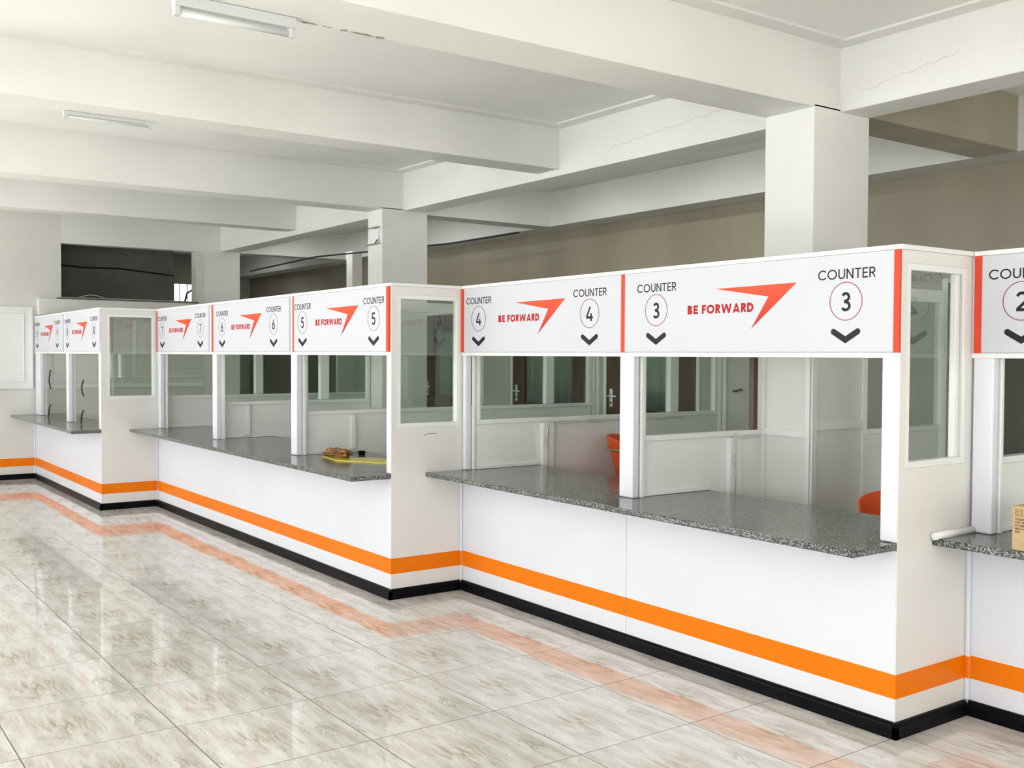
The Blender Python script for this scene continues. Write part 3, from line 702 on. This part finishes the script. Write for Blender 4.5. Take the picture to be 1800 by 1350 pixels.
o_ = mb.build('crumpled_wrapper', 'crump'); o_.rotation_euler = (0, 0, math.radians(15)); o_.location = (-7.06, 3.43, ZL+.0095)
tag(o_, 'crumpled brown paper wrapper on the left end of the yellow folder', 'wrapper')
o_ = MB().tube([(0, 0, 0), (0, 0, .004), (0, 0, .03), (0, 0, .034)], [.024, .027, .027, .024], 20).build('bottle_cap', 'black'); o_.location = (-7.16, 3.69, ZL+.001)
tag(o_, 'small black round cap beside the crumpled wrapper', 'cap')

# cardboard carton on worktop 2
ct = empty('cardboard_box', (-1.98, 4.19, ZL), 'brown cardboard box with black print at the right edge, on counter 2', 'box')
bx0, bx1, by0, by1, bz = -2.198, -1.80, 4.065, 4.36, .182
f = box(bx0, bx1, by0, by1, ZL+.001, ZL+bz, .004, 2); f.build('carton', 'cardb', ct)
box(bx0+.005, bx1-.005, (by0+by1)/2-.024, (by0+by1)/2+.024, ZL+bz, ZL+bz+.0006).build('tape', 'cardb', ct)
yb = by0
f = MB().ribbon([(bx0+.014, ZL+.143), (bx0+.044, ZL+.143), (bx0+.044, ZL+.169), (bx0+.014, ZL+.169)], .0014, yb-.0006, yb, True)
for xx in (.022, .036):
    f.plate([(bx0+xx-.0012, ZL+.150), (bx0+xx+.0012, ZL+.150), (bx0+xx+.0012, ZL+.159), (bx0+xx-.0012, ZL+.159)], yb-.0006, yb)
    f.plate([(bx0+xx-.0035, ZL+.159), (bx0+xx+.0035, ZL+.159), (bx0+xx, ZL+.165)], yb-.0006, yb)
f.plate([(bx0+.018, ZL+.147), (bx0+.040, ZL+.147), (bx0+.040, ZL+.1485), (bx0+.018, ZL+.1485)], yb-.0006, yb)
f.build('printed_symbol', 'boxink', ct)
f = MB()
for i, s_ in enumerate(('TE4A8CTU', 'FOR TELE', 'PCS/16PC', 'MEAS:44', 'N.W.:')):
    text(f, s_, bx0+.014, None, ZL+.124-i*.0125, .0078, .22, yb-.0006, yb, .14)
f.build('printed_text', 'boxink', ct)

# ------------------------------------------------------------------ ceiling battens
def batten(x, y0, y1, z, label, k=1.0):
    t = empty('batten_light', (x, (y0+y1)/2, z), label, 'light', 'fluorescent battens on the beams')
    box(x-.025*k, x+.025*k, y0, y1, z-.045*k, z, .004*k).build('body', 'steel', t)
    for y in (y0, y1-.03):
        box(x-.016*k, x+.016*k, y+.002, y+.028, z-.082*k, z-.043*k, .004*k).build('lamp_holder', 'steel', t)
    MB().tube([(x, y0+.02, z-.068*k), (x, y1-.02, z-.068*k)], .013*k, 12).build('tube', 'tube', t, 'unlit white tube', smooth=True)
    return t
batten(-4.178, 1.31, 1.83, ZG-.001, 'unlit fluorescent batten on the nearest main beam, at the top edge')
batten(-6.77, 1.45, 1.99, ZC-.001, 'unlit fluorescent batten on the farther beam, upper left', .5)
def fill_batten(x0, x1, y, z, label):  # unseen glowing battens, added to brighten the rear rooms
    t = empty('fill_batten', ((x0+x1)/2, y, z), label, 'light', 'added fill battens over the rear rooms')
    box(x0, x1, y-.025, y+.025, z-.045, z, .004).build('body', 'steel', t)
    MB().tube([(x0+.02, y, z-.068), (x1-.02, y, z-.068)], .013, 12).build('tube', 'glow', t, 'glowing white tube of the added fill batten', smooth=True)
    l = bpy.data.lights.new('fill_tube_light', 'AREA'); l.shape = 'RECTANGLE'; l.size = x1-x0; l.size_y = .05; l.energy = 6.5; l.color = (.97, 1, .95)
    o = bpy.data.objects.new('fill_tube_light', l); COL.objects.link(o); o.location = ((x0+x1)/2, y, z-.085)
for x in (-6.2, -8.0, -11.0, -13.2, -16.9): fill_batten(x-.6, x+.6, 6.15, ZS+.012, 'added lit batten brightening the rear rooms, hidden above the long girder')
# sooty stains beside the near batten
f = MB()
for y, l_, w_ in ((1.90, .09, .010), (1.99, .05, .006), (2.07, .04, .012), (2.16, .12, .010), (2.25, .05, .014)):
    pts = [(-4.19+w_*math.cos(a*math.pi/8)*(1+.45*math.sin(a*2.3)), y+l_/2*math.sin(a*math.pi/8)) for a in range(16)]
    f.prism(pts, ZG-.0015, ZG+.002)
struct(f.build('trim_20', 'soot'), 'sooty stains on the beam beside the batten')
random.seed(8)
for n_, xa, xb, za, zb2 in ((22, -5.9, -4.3, 3.16, 3.27), (23, -3.7, -3.1, 3.13, 3.22)):
    m_ = int((xb-xa)/.045); f = MB().tube([(xa+(xb-xa)*i/m_, GF-.0003, za+(zb2-za)*i/m_+random.uniform(-.009, .009)) for i in range(m_+1)], .0008, 4)
    struct(f.build('trim_%d' % n_, 'soot'), 'hairline plaster crack')
# wire bracket on the middle column
f = MB().box(-9.31, -9.10, 4.866, 4.879, 2.715, 2.85, .003)
t = f.build('wall_bracket', 'trim'); tag(t, 'small white wire-framed bracket high on the middle column', 'bracket')
MB().tube([(-9.33, 4.86, 2.865), (-9.07, 4.86, 2.865)], .006, 6).tube([(-9.33, 4.86, 2.70), (-9.07, 4.86, 2.70)], .006, 6).tube([(-9.07, 4.86, 2.865), (-9.07, 4.82, 2.84)], .006, 6).tube([(-9.09, 4.855, 2.74), (-9.09, 4.83, 2.70)], .008, 6).build('wire_frame', 'pencil', t)
# back room clutter
o_ = box(-12.98, -12.80, 6.45, 6.60, 0, 3.02, .004).build('duct_post', 'wallp'); tag(o_, 'slim pale boxed post standing in the room behind counters 5 and 6', 'post')
o_ = MB().tube([(-14.1, 5.5, 2.78), (-13.0, 6.0, 2.93), (-11.0, 6.9, 3.0), (-9.6, 6.95, 3.01)], .012, 6).build('cable', 'cable'); tag(o_, 'dark cable strung under the beams behind the middle column', 'cable')
o_ = MB().tube([(-15.98, 1.6, 2.93), (-15.98, 3.0, 2.90), (-15.98, 3.7, 2.86), (-15.98, 4.2, 2.87), (-15.97, 5.0, 2.80)], .013, 6).build('cable', 'cable'); tag(o_, 'black cable sagging across the dark wall in the high opening', 'cable')
o_ = MB().tube([(-18.96, 6.34, 2.82), (-18.95, 6.18, 2.72), (-18.95, 6.12, 2.5), (-18.96, 6.10, 2.26)], .02, 6).build('hanging_pipe', 'pencil'); tag(o_, 'bent grey pipe hanging in front of the small bright window', 'pipe')
o_ = MB().box(XL, XL+.016, 2.80, 4.85, 1.15, 1.20, .003).box(XL, XL+.012, 2.80, 4.85, 1.28, 1.295, .003).box(XL, XL+.012, 3.9, 3.95, 1.30, 2.05, .003).build('dado_rail', 'trim'); struct(o_)
# wall skirting and stripe on the left wall
f = MB(); skirting_y(f, YS, 2.668, XL); struct(f.build('baseboard_left', 'black'), 'black skirting of the left wall')
struct(box(XL, XL+.0016, YS, 2.686, .165, .2675).build('trim_21', 'orange'), 'orange band on the left wall')
